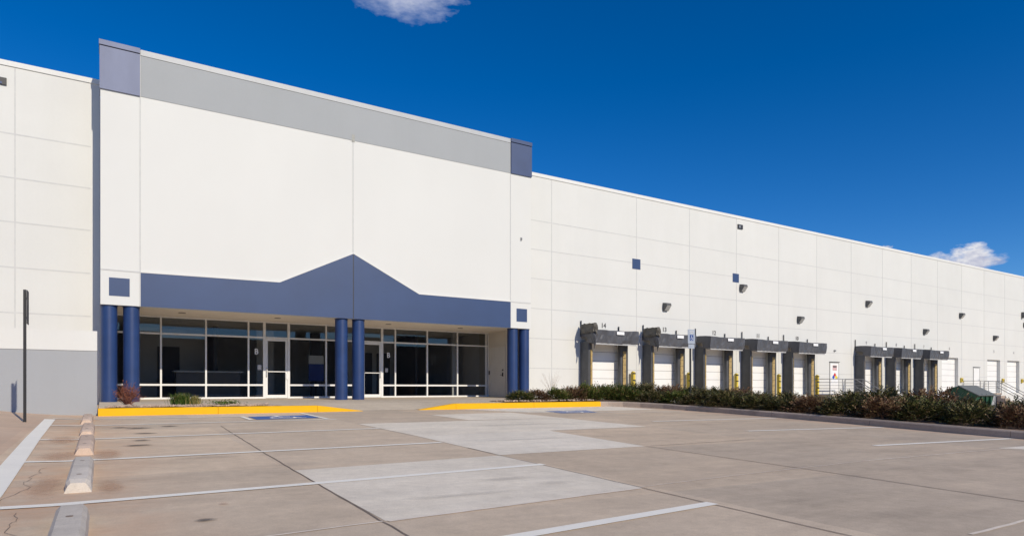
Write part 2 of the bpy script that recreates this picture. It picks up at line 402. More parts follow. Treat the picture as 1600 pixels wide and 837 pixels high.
# stains
def stain(x,y,rx,ry,mat=OIL):
    me=bpy.data.meshes.new('oil_stain'); n=4
    vs=[(x+rx*(2*i/n-1),y+ry*(2*j/n-1)) for j in range(n+1) for i in range(n+1)]
    me.from_pydata([(a,b,g(a,b)+.0105) for a,b in vs],[],[(j*(n+1)+i,j*(n+1)+i+1,(j+1)*(n+1)+i+1,(j+1)*(n+1)+i) for j in range(n) for i in range(n)])
    uv=me.uv_layers.new()
    for l in me.loops: k=l.vertex_index; uv.data[l.index].uv=((k%(n+1))/n,(k//(n+1))/n)
    me.materials.append(mat); o=bpy.data.objects.new('oil_stain' if mat is OIL else 'tyre_smudge' if mat is RUBBER else 'rust_stain',me); COL.objects.link(o); o.parent=lot
for a in [(.52,13.0,.28,.22),(.26,13.25,.18,.16),(1.02,13.28,.2,.16),(.58,11.86,.22,.15),(.47,10.63,.16,.12),(.40,9.9,.24,.13),(.57,4.66,.09,.06)]: stain(*a)
for a in [(3.3,5.35,.45,.12,RUBBER),(2.5,4.75,.7,.10,RUBBER),(3.6,4.95,.3,.14,RUBBER),(5.8,8.7,1.3,.14,RUBBER),(7.1,11.4,1.6,.2,RUBBER),(1.05,8.2,.5,.2,RUBBER)]: stain(*a)
for a in [(-.42,8.9,.25,.7,RUST),(.05,8.9,.2,.8,RUST),(-.45,11.0,.25,.8,RUST),(-.4,6.6,.16,.8,RUST),(.06,6.4,.14,.5,RUST),(-.4,4.1,.12,.5,RUST),(.02,3.9,.08,.5,RUST),(.76,5.2,.05,.05,RUST)]: stain(*a)

# ------------------------------------------------------------------ kerbs, walk, beds
KZ=.502
def kerb_drop(X):
    """0 = full kerb, 1 = flush at the ramp"""
    if X<4.75 or X>8.75: return 0
    if X<5.95: return (X-4.75)/1.2
    if X>7.6: return (8.75-X)/1.15
    return 1
def walk_z(X,Y):
    z=KZ+(Y-17.18)*(.573-KZ)/8.0-.002
    d=kerb_drop(X)*max(0,1-(Y-17.17)/1.6)
    return z-d*(z-(g(X,17)+.008))
wxs=axis([(-.075,4,1),(4,9.5,.25),(9.5,16,.8)]); wys=axis([(17.17,19,.2),(19,25.4,1.6)])
tag(sheet(wxs,wys,walk_z).build('sidewalk',WALK),kind='structure')
def kerb_piece(x0,x1):
    m=MB(); k=max(2,int((x1-x0)/.2)); pr=None; vs=[]; fs=[]
    for i in range(k+1):
        x=x0+(x1-x0)*i/k; d=kerb_drop(x); zt=KZ-d*(KZ-(g(x,17)+.010)); zb=g(x,17)-.1
        vs+=[(x,16.985,zb),(x,17.0,max(zt-.025,zb+.01)),(x,17.03,zt),(x,17.18,zt),(x,17.18,zb)]
    for i in range(k):
        a=i*5; b=a+5
        for j in range(4): fs.append((a+j,b+j,b+j+1,a+j+1))
    fs.append((4,3,2,1,0)); e=k*5; fs.append((e,e+1,e+2,e+3,e+4))
    return m.mesh(vs,fs)
for name_,segs in (('yellow_kerb',[(-.08,2.35),(2.357,4.72),(4.727,5.95)]),('yellow_kerb',[(7.6,8.75),(8.757,11.5),(11.507,14.22)])):
    r=empty(name_,(segs[0][0],17.0,.33)); tag(r,kind='structure')
    for a,b in segs: kerb_piece(a,b).build('kerb_segment',YELLOW,r)
# grey island kerb
path=[(14.23,17.09),(14.55,17.0),(14.95,16.72),(15.25,16.2),(15.5,15.4),(15.68,14.2),(15.74,12.5),(15.72,10.8),(15.62,9.3),(15.48,8.0),(15.34,6.6),(15.30,5.4),(15.28,3.0),(15.25,-2)]
isl=empty('island_kerb',(15.6,12,g(15.6,12))); tag(isl,kind='structure')
dense=[]
for a,b in zip(path[:-1],path[1:]):
    k=max(1,int(math.dist(a,b)/.3)); dense+=[(a[0]+(b[0]-a[0])*i/k,a[1]+(b[1]-a[1])*i/k) for i in range(k)]
dense.append(path[-1])
def kerb_path(P):
    m=MB(); vs=[];fs=[]
    for i,p in enumerate(P):
        a=Vector(P[max(i-1,0)]);b=Vector(P[min(i+1,len(P)-1)]); d=(b-a).normalized(); n_=Vector((-d.y,d.x))  # towards the planting
        zt=max(g(*p)+.15, KZ-(17.1-p[1])*.035) if p[1]>15 else g(*p)+.155
        for o,z in ((-.01,g(*p)-.12),(.005,zt-.03),(.035,zt),(.16,zt),(.16,g(*p)-.12)):
            q=Vector(p)+n_*o; vs.append((q.x,q.y,z))
    for i in range(len(P)-1):
        for j in range(4): fs.append((i*5+j,i*5+5+j,i*5+6+j,i*5+1+j))
    fs.append((4,3,2,1,0)); e=(len(P)-1)*5; fs.append((e,e+1,e+2,e+3,e+4))
    return m.mesh(vs,fs)
step_=9
for i in range(0,len(dense)-1,step_):
    P=[list(q) for q in dense[i:i+step_+1]]
    if len(P)>1:
        d=Vector(P[-1])-Vector(P[-2]); P[-1]=tuple(Vector(P[-1])-d.normalized()*.008); kerb_path(P).build('kerb_segment',KERBG,isl)
# island soil
m=MB(); edge=[p for p in dense if p[1]>-2]
for (a,b) in zip(edge[:-1],edge[1:]):
    def row(p): 
        t=[.1,.8,1.6,2.4,3.2]; out=[]
        dx=1.0; 
        for u in t: out.append((p[0]+u, p[1]+(u*.45 if p[1]>15 else 0), g(p[0],p[1])+.12+.05*sin(u*1.0)-(max(0,u-2.4)*.6)))
        return out
    ra,rb=row(a),row(b)
    for i in range(len(ra)-1): m.face([ra[i],rb[i],rb[i+1],ra[i+1]])
tag(m.build('island_soil',MULCH),kind='structure')
m=MB(); quadsheet(m,[(10.7,17.2),(15.2,17.2),(19.0,19.2),(10.9,19.2)],10,6,0,lambda x,y:.52+.03*mnoise.noise((x*2,y*2,0)))
tag(m.build('planting_bed',MULCH),kind='structure')
m=MB(); quadsheet(m,[(.05,17.2),(3.9,17.2),(3.6,18.5),(.05,18.7)],14,8,0,lambda x,y:.515+.03*mnoise.noise((x*3,y*3,4)))
tag(m.build('gravel_bed',STONE),kind='structure')
# loose stones in the beds
def pebble(m,x,y,z,r,rnd):
    n=5; a=rnd.uniform(0,6.28); vs=[(x,y,z+r*.7)]
    for i in range(n):
        t=a+2*pi*i/n; q=r*rnd.uniform(.75,1.2); vs.append((x+q*cos(t),y+q*sin(t),z+r*rnd.uniform(0,.25)))
    for i in range(n):
        t=a+2*pi*i/n+.3; q=r*.8; vs.append((x+q*cos(t),y+q*sin(t),z-r*.5))
    fs=[(0,1+i,1+(i+1)%n) for i in range(n)]+[(1+i,6+i,6+(i+1)%n,1+(i+1)%n) for i in range(n)]
    m.mesh(vs,fs)
rnd=random.Random(3); m=MB()
for i in range(420):
    x=rnd.uniform(.1,3.6); y=17.25+abs(rnd.gauss(0,.45)); 
    if y>18.4: continue
    pebble(m,x,y,.535+.03*mnoise.noise((x*3,y*3,4)),rnd.uniform(.018,.045),rnd)
for i in range(90): pebble(m,rnd.uniform(10.6,14.2),17.25+abs(rnd.gauss(0,.25)),.55,rnd.uniform(.02,.05),rnd)
tag(m.build('gravel',STONE),label='loose tan stones scattered in the planting beds behind the yellow kerbs',cat='gravel',kind='stuff')

# ------------------------------------------------------------------ the warehouse
W=empty('warehouse',(7.4,22.2,.55)); tag(W,'long white warehouse with blue gabled entrance, tall grey topped tower and numbered docks','warehouse')
YF=22.2; YW=23.5; TOP=10.32
BX=[18.68+3.65*k for k in range(13)]; BX[0]=18.5
opens=[]
for k in (0,1,2,3,4,6,7,8): opens.append((BX[k]+.2,BX[k]+2.42,.57,3.06))
opens.append((BX[9]+.2,54.2,.57,3.2)); opens.append((58.95,61.2,.57,3.2)); opens.append((62.5,64.8,.57,3.2))
# wing walls
m=MB(); m.box(-45,-.06,YW,YW+.3,-.3,10.17); m.build('wing_wall',WHITE,W)
m=MB(); m.box(14.88,105,YW,YW+.3,3.2,10.17)
x=14.88
for a,b,z0,z1 in opens:
    m.box(x,a,YW,YW+.3,.57,3.2); x=b
    if z1<3.2: m.box(a,b,YW,YW+.3,z1,3.2)
m.box(x,105,YW,YW+.3,.57,3.2); m.box(14.88,105,YW,YW+.3,-1.0,.57)
m.build('wing_wall',WHITE,W)
m=MB(); m.box(-45,-.06,YW-.03,YW+.33,10.172,TOP); m.build('coping',WHITE2,W)
m=MB(); m.box(14.88,105,YW-.03,YW+.33,10.172,TOP); m.build('coping',WHITE2,W)
m=MB(); m.box(-45,105,YW+.35,90,9.7,9.9); m.build('roof',GREYP,W)
m=MB(); m.box(-45.0,-44.7,YW+.32,90,-.5,9.69); m.box(104.7,105,YW+.32,90,-1,9.69); m.box(-44.69,104.69,89.7,90,-.5,9.69); m.build('outer_wall',WHITE,W)
# panel joints on the wings
zj=[1.82,3.12,4.42,5.72,6.99,8.25]
m=MB(); w=.019; e=.004
for z in zj: m.box(-45,-.3,YW-e,YW-.0005,z-w,z+w)
for xx in [-2.13-3.65*k for k in range(11)]: m.box(xx-w,xx+w,YW-e-.002,YW-.0005,1,10.16)
m.build('panel_joint',JOINT,W)
m=MB()
for z in zj:
    if z>3.3: m.box(14.9,104.9,YW-e,YW-.0005,z-w,z+w)
    else:
        x=14.9
        for a,b,z0,z1 in opens:
            if z<z1: m.box(x,a-.01,YW-e,YW-.0005,z-w,z+w); x=b+.01
        m.box(x,104.9,YW-e,YW-.0005,z-w,z+w)
for xx in [16.85]+[21.9+3.65*k for k in range(23)]:
    lo=.3
    for a,b,z0,z1 in opens:
        if a-.05<xx<b+.05: lo=z1+.05
    m.box(xx-w,xx+w,YW-e-.002,YW-.0005,lo,10.16)
m.build('panel_joint',JOINT,W)
# tower
zb,zg,zt=3.37,9.575,10.95
TW=MB()
TW.box(-.05,14.87,YF,YF+.3,zb,zt-.004)
TW.box(-.05,.2,YF+.3,26,3.6,zt-.004); TW.box(14.62,14.87,YF+.3,26,3.6,zt-.004); TW.box(.2,14.62,25.7,26,3.6,zt-.004); TW.box(.2,14.62,YF+.3,25.7,10.4,10.5)
TW.build('tower_wall',TOWERW,W)
prof=[(.96,zb),(13.88,zb),(13.88,4.41),(9.9,4.405),(7.41,5.625),(4.93,4.415),(.96,4.36)]
MB().prism_y([(.96,zb-.003),(7.395,zb-.003),(7.395,5.62),(4.93,4.415),(.96,4.36)],YF-.02,YF-.0005).build('blue_band',BLUE,W)
MB().prism_y([(7.425,zb-.003),(13.88,zb-.003),(13.88,4.41),(9.9,4.405),(7.425,5.62)],YF-.02,YF-.0005).build('blue_band',BLUE,W)
m=MB()
top=[(.96,4.36),(4.93,4.415),(7.41,5.625),(9.9,4.405),(13.88,4.41)]
for (a,b) in zip(top[:-1],top[1:]):
    m.prism_y([(a[0],a[1]+.002),(b[0],b[1]+.002),(b[0],b[1]+.05),(a[0],a[1]+.05)],YF-.032,YF-.0006)
m.build('lit_edge_strip',WHITE2,W)  # white strip stands in for the sunlit reveal edge above the band
MB().box(.96,13.88,YF-.014,YF-.0005,zg,zt-.17).build('grey_band',GREYB,W)
m=MB(); m.box(.96,13.88,YF-.03,YF+.33,zt-.165,zt+.002); m.build('coping',M('grey_coping',(.42,.44,.455),.5,.05,2),W)
for (a,b,mt,nm) in ((-.07,.945,PURPLE,'corner_block'),(13.895,14.89,NAVY,'corner_block')):
    m=MB(); m.box(a,b,YF-.05,YF+.6,zg-.005,zt-.15); cb_=m.build(nm,mt,W)
    m=MB(); m.box(a-.015,b+.0,YF-.075,YF+.62,zt-.125,zt+.018); m.build('cap_flashing',mt,cb_)
    m=MB(); m.box(a+.004,b-.004,YF-.03,YF+.6,zt-.149,zt-.126); m.build('shadow_gap',DARK,cb_)
for xx in (.95,7.41,13.885):
    m=MB(); m.box(xx-.018,xx+.018,YF-.012,YF-.0004, zb if abs(xx-7.41)>1 else 5.66, zg-.006); m.build('panel_joint',JOINT,W)
m=MB(); m.box(-.045,.93,YF-.010,YF-.0004,4.36,4.40); m.build('panel_joint',JOINT,W); m=MB(); m.box(13.91,14.86,YF-.010,YF-.0004,4.40,4.44)
m.build('panel_joint',JOINT,W)
MB().box(7.397,7.423,YF-.012,YF-.0004,zb,5.6).build('band_joint',DARK,W)
MB().box(7.36,7.46,YF-.02,YF-.014,9.52,9.78).build('joint_patch',M('old_patch',(.36,.36,.33),.8,.2,9),W)
def sq(x0,x1,z0,z1,y): MB().box(x0,x1,y-.006,y-.0005,z0,z1).build('painted_square',BLUE,W)
sq(.16,.68,3.63,4.16,YF); sq(14.17,14.68,3.64,4.17,YF); 
def sq2(x0,x1,z0,z1): MB().box(x0,x1,YW-.014,YW-.0005,z0,z1).build('painted_square',BLUE,W)
sq2(21.62,22.14,6.70,7.19); sq2(28.88,29.38,6.69,7.16)
# left return of the tower at wing level and recess side walls
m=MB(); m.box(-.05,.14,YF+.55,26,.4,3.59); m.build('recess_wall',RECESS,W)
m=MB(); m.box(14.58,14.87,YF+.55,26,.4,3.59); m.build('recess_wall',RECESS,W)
MB().box(-.04,14.86,YF+.302,25.45,3.405,3.52).build('soffit',SOFFIT,W)
m=MB()
for px in (2.2,5.2,9.3,12.4):
    n=14; m2=[(px+.11*cos(2*pi*i/n),23.7+.11*sin(2*pi*i/n)) for i in range(n)]
    MB().mesh([(a,b,3.39) for a,b in m2]+[(a,b,3.41) for a,b in m2],[tuple(range(n-1,-1,-1))]+[(i,(i+1)%n,n+(i+1)%n,n+i) for i in range(n)]).build('recessed_light',M('downlight_trim',(.25,.22,.19),.4,.1,9),W)
for cx in (.16,.73,7.07,7.68,14.14,14.70):
    n=28; m=MB(); zc=walk_z(cx,22.45)-.03
    m.tube([(cx,22.46,zc),(cx,22.46,zb+.0)],.215,n,cap=False); c_=m.build('column',BLUECOL,W,True)
    MB().tube([(cx,22.46,zb-.03),(cx,22.46,zb-.001)],.228,n).build('column_collar',BLUECOL,c_)
# storefront
SY=25.2; zs,zl,zr,zh=.573,1.065,2.81,3.404
vx=[.27,1.69,3.09,4.5,5.05,5.92,7.33,8.75,9.6,10.17,11.6,13.03,14.46]
fm=MB(); hw=.028
for i,xx in enumerate(vx):
    h=.045 if xx in (5.05,5.92,8.75,9.6) else hw
    fm.box(xx-h,xx+h,SY-.05,SY+.06,zs,zh)
fm.box(14.535,14.578,SY-.05,SY+.06,zs,zh)
prn=random.Random(21)
bounds=[(.14,.242)]+[(vx[i]+(.045 if vx[i] in (5.05,5.92,8.75,9.6) else hw), vx[i+1]-(.045 if vx[i+1] in (5.05,5.92,8.75,9.6) else hw)) for i in range(len(vx)-1)]+[(14.488,14.535)]
doors=[(5.05,5.92),(8.75,9.6)]
for a,b in bounds:
    isdoor=any(abs(a-d[0])<.06 for d in doors)
    fm.box(a,b,SY-.045,SY+.055,zr-.03,zr+.03); fm.box(a,b,SY-.045,SY+.055,zh-.05,zh-.001)
    if not isdoor:
        fm.box(a,b,SY-.045,SY+.055,zl-.032,zl+.032); fm.box(a,b,SY-.045,SY+.055,zs,zs+.06)
fr_=fm.build('storefront_frame',ALU,W)
for a,b in bounds:
    isdoor=any(abs(a-d[0])<.06 for d in doors)
    cells=[(zr+.03,zh-.05)]
    if not isdoor: cells+=[(zs+.06,zl-.032),(zl+.032,zr-.03)]
    for z0,z1 in cells:
        q=[prn.uniform(-.005,.005) for _ in range(3)]
        MB().face([(a,SY+q[0],z0),(b,SY+q[1],z0),(b,SY+q[1]+q[2],z1),(a,SY+q[0]+q[2],z1)]).build('window_pane',GLASS,W)
for (d0,d1),hand in zip(doors,(1,-1)):
    a,b=d0+.05,d1-.05; m=MB(); y0,y1=SY-.035,SY+.02
    m.box(a,a+.065,y0,y1,zs+.01,zr-.035); m.box(b-.065,b,y0,y1,zs+.01,zr-.035)
    m.box(a+.065,b-.065,y0,y1,zs+.01,zs+.13); m.box(a+.065,b-.065,y0,y1,zr-.115,zr-.035)
    d_=m.build('entrance_door',ALU,W)
    MB().face([(a+.065,SY-.005,zs+.13),(b-.065,SY-.005,zs+.13),(b-.065,SY-.005,zr-.115),(a+.065,SY-.005,zr-.115)]).build('door_pane',GLASS,d_)
    MB().tube([(a+.07,SY-.06,1.56),(b-.07,SY-.06,1.56)],.018,8).build('push_bar',ALU,d_)
    hx=(b-.03) if hand<0 else (a+.03); hx2=(b-.02) if hand>0 else (a+.02)
    m=MB(); m.tube([(hx,SY-.035,1.68),(hx,SY-.11,1.66),(hx,SY-.11,1.40),(hx,SY-.035,1.38)],.018,8); m.build('pull_handle',ALU,d_)
    MB().box(hx2-.03,hx2+.03,SY-.06,SY-.036,1.28,1.5).build('lock_plate',ALU,d_)
lettering('unit_letter','B',.29,(4.775,SY-.012,2.28),SIGNW,W,.85)
lettering('unit_letter','B',.29,(9.88,SY-.012,2.28),SIGNW,W,.85)
MB().box(4.82,4.95,SY-.012,SY-.006,1.62,1.80).build('paper_notice',M('notice_paper',(.55,.55,.55),.7,.05,9),W)
MB().box(9.74,9.86,SY-.012,SY-.006,1.60,1.76).build('paper_notice',M('notice_paper_grey',(.45,.45,.46),.7,.05,9),W)
# side door in the recess return wall
m=MB(); m.box(14.56,14.579,23.75,24.95,.575,2.72); sd=m.build('side_door',M('side_door_paint',(.60,.575,.53),.6,.04,3),W)
m=MB(); m.box(14.55,14.578,23.68,23.75,.575,2.79); m.box(14.55,14.578,24.95,25.02,.575,2.79); m.box(14.55,14.578,23.75,24.95,2.72,2.79); m.build('door_frame',RECESS,sd)
m=MB(); m.box(14.53,14.559,23.86,23.92,1.46,1.62); m.tube([(14.535,23.89,1.52),(14.49,23.89,1.52),(14.49,24.0,1.52)],.012,6); m.build('door_lever',DARK,sd)
MB().box(14.53,14.559,23.86,23.92,1.70,1.76).build('deadbolt',DARK,sd)
MB().box(14.545,14.578,24.98,25.1,1.55,1.72).build('key_box',DARK,W)
# interior behind the glass
MB().box(.14,14.58,25.27,34,.45,.565).build('interior_floor',INTF,W)
MB().box(.0,14.7,25.46,34,3.42,3.52).build('interior_ceiling',INTC,W)
m=MB(); m.box(0,14.7,33.8,34,.566,3.41); m.box(-.05,.13,26.01,33.8,.566,3.41); m.box(14.59,14.8,26.01,33.8,.566,3.41)
m.box(1.2,3.7,30.2,30.35,.566,3.41); m.box(5.6,6.3,29.5,29.65,.566,3.41); m.box(9.6,12.2,30.5,30.65,.566,3.41)
m.build('interior_wall',INTW,W)
for q in ((3.75,3.9,28.3,30.3),(7.9,8.4,29.4,29.6),(12.3,12.4,28,30.6)): MB().box(*q,.566,3.41).build('interior_dark_wall',INTD,W)
MB().box(13.28,13.55,26.15,26.3,.566,3.41).build('interior_pier',INTW,W)
for (a,b) in ((10.3,11.1),(11.35,12.0),(1.9,2.7)): MB().box(a,b,30.12 if a<3 else 30.42,30.19 if a<3 else 30.49,.57,2.65).build('interior_door',INTD,W)
# ------------- dock doors
def dock_door(a,b,z1):
    m=MB(); n=6; z0=.57; h=(z1-z0)/n
    for i in range(n): m.box(a-.02,b+.02,23.72,23.77,z0+i*h+.011,z0+(i+1)*h-.011)
    d=m.build('dock_door',DOORW,W)
    MB().box(a-.02,b+.02,23.735,23.765,z0,z1).build('door_core',DOORL,d)
    MB().box(a+.12,a+.42,23.705,23.719,2.0,2.09).build('view_slot',DARK,d)
    return d
for a,b,z0,z1 in opens: dock_door(a,b,z1)
def man_door(a,b,hood=True):
    m=MB(); m.box(a,b,YW-.025,YW-.007,.575,2.49); d=m.build('personnel_door',DOORW,W)
    m=MB(); m.box(a-.05,a,YW-.03,YW-.006,.575,2.54); m.box(b,b+.05,YW-.03,YW-.006,.575,2.54); m.box(a,b,YW-.03,YW-.006,2.49,2.54); m.build('door_frame',DOORL,d)
    if hood: MB().box(a-.08,b+.08,YW-.07,YW-.007,2.545,2.58).build('drip_cap',LAMPG,d)
    MB().tube([(b-.08,YW-.03,1.6),(b-.08,YW-.09,1.6),(b-.2,YW-.09,1.6)],.012,6).build('door_lever',DARK,d)
man_door(37.85,38.72); man_door(56.62,57.55)
for t_,xx,mt in (('14',19.82,NUM),('13',23.76,NUM),('12',27.39,NUM),('11',31.0,NUM),('10',34.54,NUM),('9',41.86,NUML),('8',45.5,NUML),('7',49.15,NUML),('6',52.85,NUML),('5',60.1,NUML),('4',63.7,NUML)):
    lettering('dock_number',t_,.31,(xx,YW-.012,3.86),mt,W,1.0)

# ------------------------------------------------------------------ screen wall, left
SW=empty('screen_wall',(-5,17.4,.3)); tag(SW,'low grey and white screen wall left of the entrance columns','wall')
MB().box(-45,-.1,17.4,17.62,-.3,1.785).build('grey_base',GREYP,SW)
MB().box(-45,-.1,17.385,17.63,1.787,2.23).build('white_cap',WHITE,SW)

# ------------------------------------------------------------------ dock shelters
def wrinkled(nx,ny,fn):
    """grid surface from fn(u,v)"""
    m=MB(); vs=[fn(i/nx,j/ny) for j in range(ny+1) for i in range(nx+1)]
    return m.mesh(vs,[(j*(nx+1)+i,j*(nx+1)+i+1,(j+1)*(nx+1)+i+1,(j+1)*(nx+1)+i) for j in range(ny) for i in range(nx)])
def hood(seed):
    """sagging vinyl header, local coordinates: x 0..2.6 along the wall, y 0 at the wall, front at -1.05"""
    m=MB(); nx=26; ring=[]
    sec=[(0,2.66),(-.35,2.67),(-.7,2.65),(-1.05,2.62),(-1.07,2.60),(-1.06,2.4),(-1.04,2.2),(-1.02,2.04),(-1.0,2.02),(-.55,2.02),(-.5,2.3),(0,2.34)]
    vs=[];k=len(sec)
    for i in range(nx+1):
        x=2.62*i/nx
        for j,(y,z) in enumerate(sec):
            nzv=mnoise.noise((x*2.3+seed*7,y*3,z*3)); n2=mnoise.noise((x*6+seed*3,z*7,2))
            f=1 if j not in (0,k-1) else 0
            sag=-.03*sin(pi*x/2.62)*f
            vs.append((x,(y+.035*n2*f) if y<0 else y,z+.95+(.03*nzv+sag)*f))
    fs=[(i*k+j,(i+1)*k+j,(i+1)*k+(j+1)%k,i*k+(j+1)%k) for i in range(nx) for j in range(k)]
    fs.append(tuple(range(k-1,-1,-1))); fs.append(tuple(nx*k+j for j in range(k)))
    m.mesh(vs,[tuple(reversed(f)) for f in fs]); return m
def make_shelter(seed,torn=False):
    r=empty('dock_shelter',(0,0,0))
    hood(seed).build('canopy',VINYL,r,False)
    m=MB(); m.box(.06,2.52,-1.0,-.93,2.90,2.965); m.build('valance_bar',M('valance_bar_grey',(.42,.42,.42),.5,.1,5) if 'valance_bar_grey' not in bpy.data.materials else bpy.data.materials['valance_bar_grey'],r)
    m=MB(); m.box(1.22,1.66,-1.13,-1.118,3.36,3.50); m.build('maker_plate',SIGNW,r)
    for side in (0,1):
        x0=.0 if side==0 else 2.27; x1=x0+.35
        m=MB(); ny=14; vs=[]
        if side==0: sec=[(x0,-.01),(x0,-.60),(x0+.05,-.63),(x1-.03,-.46),(x1,-.43),(x1,-.01)]
        else: sec=[(x0,-.01),(x0,-.14),(x0+.03,-.18),(x1-.04,-.34),(x1,-.31),(x1,-.01)]
        for j in range(ny+1):
            z=-.55+3.6*j/ny
            for (x,y) in sec: vs.append((x+.008*mnoise.noise((z*3,y*4,seed+side)),y+.012*mnoise.noise((z*2.2,x*5,seed*2+side)),z))
        k=len(sec); fs=[(j*k+i,j*k+i+1,(j+1)*k+i+1,(j+1)*k+i) for j in range(ny) for i in range(k-1)]
        m.mesh(vs,fs); p=m.build('side_pad',PADM,r,False)
        m=MB(); A=Vector(sec[2]); B=Vector(sec[3]); d=B-A; nn=Vector((d.y,-d.x)).normalized()
        if nn.y>0: nn=-nn
        t0,t1=(.22,.95) if side==0 else (.28,.72)
        for j in range(11):
            z=-.5+.32*j
            if z>2.5: break
            q=[A+d*t0+nn*.015,A+d*t1+nn*.015,A+d*t1+nn*.03,A+d*t0+nn*.03]
            vs=[(v.x,v.y,zz) for zz in (z,z+.305) for v in q]
            m.mesh(vs,[(0,1,2,3),(7,6,5,4),(0,4,5,1),(1,5,6,2),(2,6,7,3),(3,7,4,0)])
        m.build('yellow_stripe',TAN,p)
    for xx,h in ((.02,4.02),(2.28,3.86)):
        m=MB(); m.tube([(xx,-.05,3.3),(xx,-.05,h)],.028,6); m.box(xx-.03,xx+.03,-.05,-.004,3.4,3.46); m.build('bracket_rod',BLACK,r)
    if torn:
        rn=random.Random(seed)
        track=[(-.03,-.15),(-.05,-.5),(-.07,-.9),(-.05,-1.12),(-.01,-1.16),(.05,-1.14)]
        def flap(u,v,q):
            f=u*(len(track)-1); i=min(int(f),len(track)-2); f-=i
            x=track[i][0]*(1-f)+track[i+1][0]*f; y=track[i][1]*(1-f)+track[i+1][1]*f
            ln=(.40+.14*mnoise.noise((u*4,q*3.1,seed))) if q==0 else (.75-.9*abs(u-.6)+.25*mnoise.noise((u*9,q*3.1,seed)))
            zt=3.80+.08*mnoise.noise((u*4,2,seed+q)) - .16*max(0,u-.6) if q==0 else 3.5
            am=.03+.10*v
            nx=am*mnoise.noise((u*5,v*2+q*4,seed)); ny=am*mnoise.noise((u*5+9,v*2,seed+q))
            k=.08 if q==0 else .02
            return (x-(k if u<.6 else 0)+nx,y-k*.5+ny+(0 if q==0 else .05),zt-ln*v)
        for q,mt in ((0,VINYL2),(1,VINYL)):
            o=wrinkled(14,5,lambda u,v:flap(u if q==0 else .45+.45*u,v,q)).build('torn_flap',mt,r,False)
        m=wrinkled(10,8,lambda u,v:(-.08+.15*u,-.15-1.02*v,3.83+.07*mnoise.noise((u*5,v*6,seed))-.08*u)); m.build('torn_top',VINYL2,r,False)
    return r
proto=make_shelter(1.0); proto_t=make_shelter(2.0,True); 
def put_shelter(i,src,first,k,label):
    o=src if first else copy_tree(src)
    o.location=(BX[k]-.06,YW-.003,0); tag(o,label,'dock shelter','dock shelters on the loading bays')
put_shelter(0,proto_t,True,0,'black dock shelter with bunched torn flap under the number 14')
put_shelter(1,proto_t,False,1,'black dock shelter with crumpled corner under the number 13')
for i,(k,n_) in enumerate(((2,'12'),(3,'11'),(4,'10'),(6,'9'),(7,'8'),(8,'7'))):
    extra={'12':'black dock shelter just right of the accessible sign, under number 12','11':'black dock shelter under the number 11','10':'black dock shelter under number 10, last before the hazard sign door','9':'black dock shelter under number 9, first of the far three by the stairs','8':'black dock shelter under number 8, middle of the far three','7':'black dock shelter under number 7, beside the open unsheltered doors'}[n_]
    put_shelter(i,proto,i==0,k,extra)
# guard posts
def make_guard():
    r=empty('guard_post',(0,0,0))
    m=MB(); m.prism_x([(-.09,-.6),(.09,-.6),(.09,1.70),(0,1.76),(-.09,1.70)],-.07,.07); m.build('post_body',YPOST,r,bevel=.012)
    m=MB()
    for z in (.95,1.3,1.62): m.box(-.074,.074,-.095,-.05,z,z+.06)
    m.build('black_band',BLACK,r); return r
gp=make_guard(); first=True
for k,n_ in ((0,'14'),(1,'13'),(2,'12'),(3,'11'),(4,'10')):
    o=gp if first else copy_tree(gp); first=False
    o.location=(BX[k]+2.95 if k else 21.5,YW-.2,0); tag(o,'yellow and black guard post to the right of dock %s'%n_,'guard post','yellow guard posts beside the docks')
# yellow control boxes by the doors without shelters
cb0=None
for xx,n_ in ((54.62,'6'),(61.6,'5'),(65.2,'4')):
    if cb0 is None:
        cb0=empty('control_box',(0,0,0)); MB().box(-.13,.13,-.12,0,-.16,.16).build('box_body',YPOST,cb0,bevel=.01); MB().box(-.05,.05,-.135,-.121,-.08,.08).build('button_plate',DARK,cb0); o=cb0
    else: o=copy_tree(cb0)
    o.location=(xx,YW-.002,1.56); tag(o,'small yellow control box right of the bare door numbered %s'%n_,'control box','yellow boxes by the bare doors')
# wall lamps
def make_lamp():
    r=empty('wall_lamp',(0,0,0))
    m=MB(); m.prism_x([(0,-.2),(0,.2),(-.26,.17),(-.30,.06),(-.10,-.2)],-.16,.16); m.build('housing',LAMPG,r,bevel=.012)
    m=MB(); m.mesh([(-.14,-.308,.045),(.14,-.308,.045),(.14,-.125,-.19),(-.14,-.125,-.19),(-.14,-.29,.035),(.14,-.29,.035),(.14,-.11,-.19),(-.14,-.11,-.19)],[(0,3,2,1),(0,1,5,4),(1,2,6,5),(2,3,7,6),(3,0,4,7)]); m.build('lens',LENS,r)
    return r
lp=make_lamp(); first=True
for (xx,zz,lab) in ((23.8,5.0,'grey wall lamp above the number 13 dock'),(29.6,6.41,'grey wall lamp hanging just below a blue square'),(34.72,4.97,'grey wall lamp above the number 10 dock'),(41.93,6.40,'grey wall lamp high above the number 9 dock'),(49.21,4.93,'grey wall lamp low above the number 7 dock'),(54.5,6.38,'grey wall lamp high on the wall above the green dumpster'),(60.1,4.93,'grey wall lamp low above the bare door numbered 5'),(65.7,6.25,'grey wall lamp at the far right under the dark bracket')):
    o=lp if first else copy_tree(lp); first=False; o.location=(xx,YW-.003,zz); tag(o,lab,'wall lamp','wall lamps along the dock wall')
r=empty('wall_bracket',(65.33,YW,7.07)); MB().box(65.15,65.4,YW-.2,YW-.003,6.8,7.3).build('bracket_arm',LAMPG,r,bevel=.02); MB().box(65.2,65.35,YW-.32,YW-.2,6.95,7.1).build('fixing_knob',DARK,r); tag(r,'dark bracket on the wall above the far right lamp','bracket')
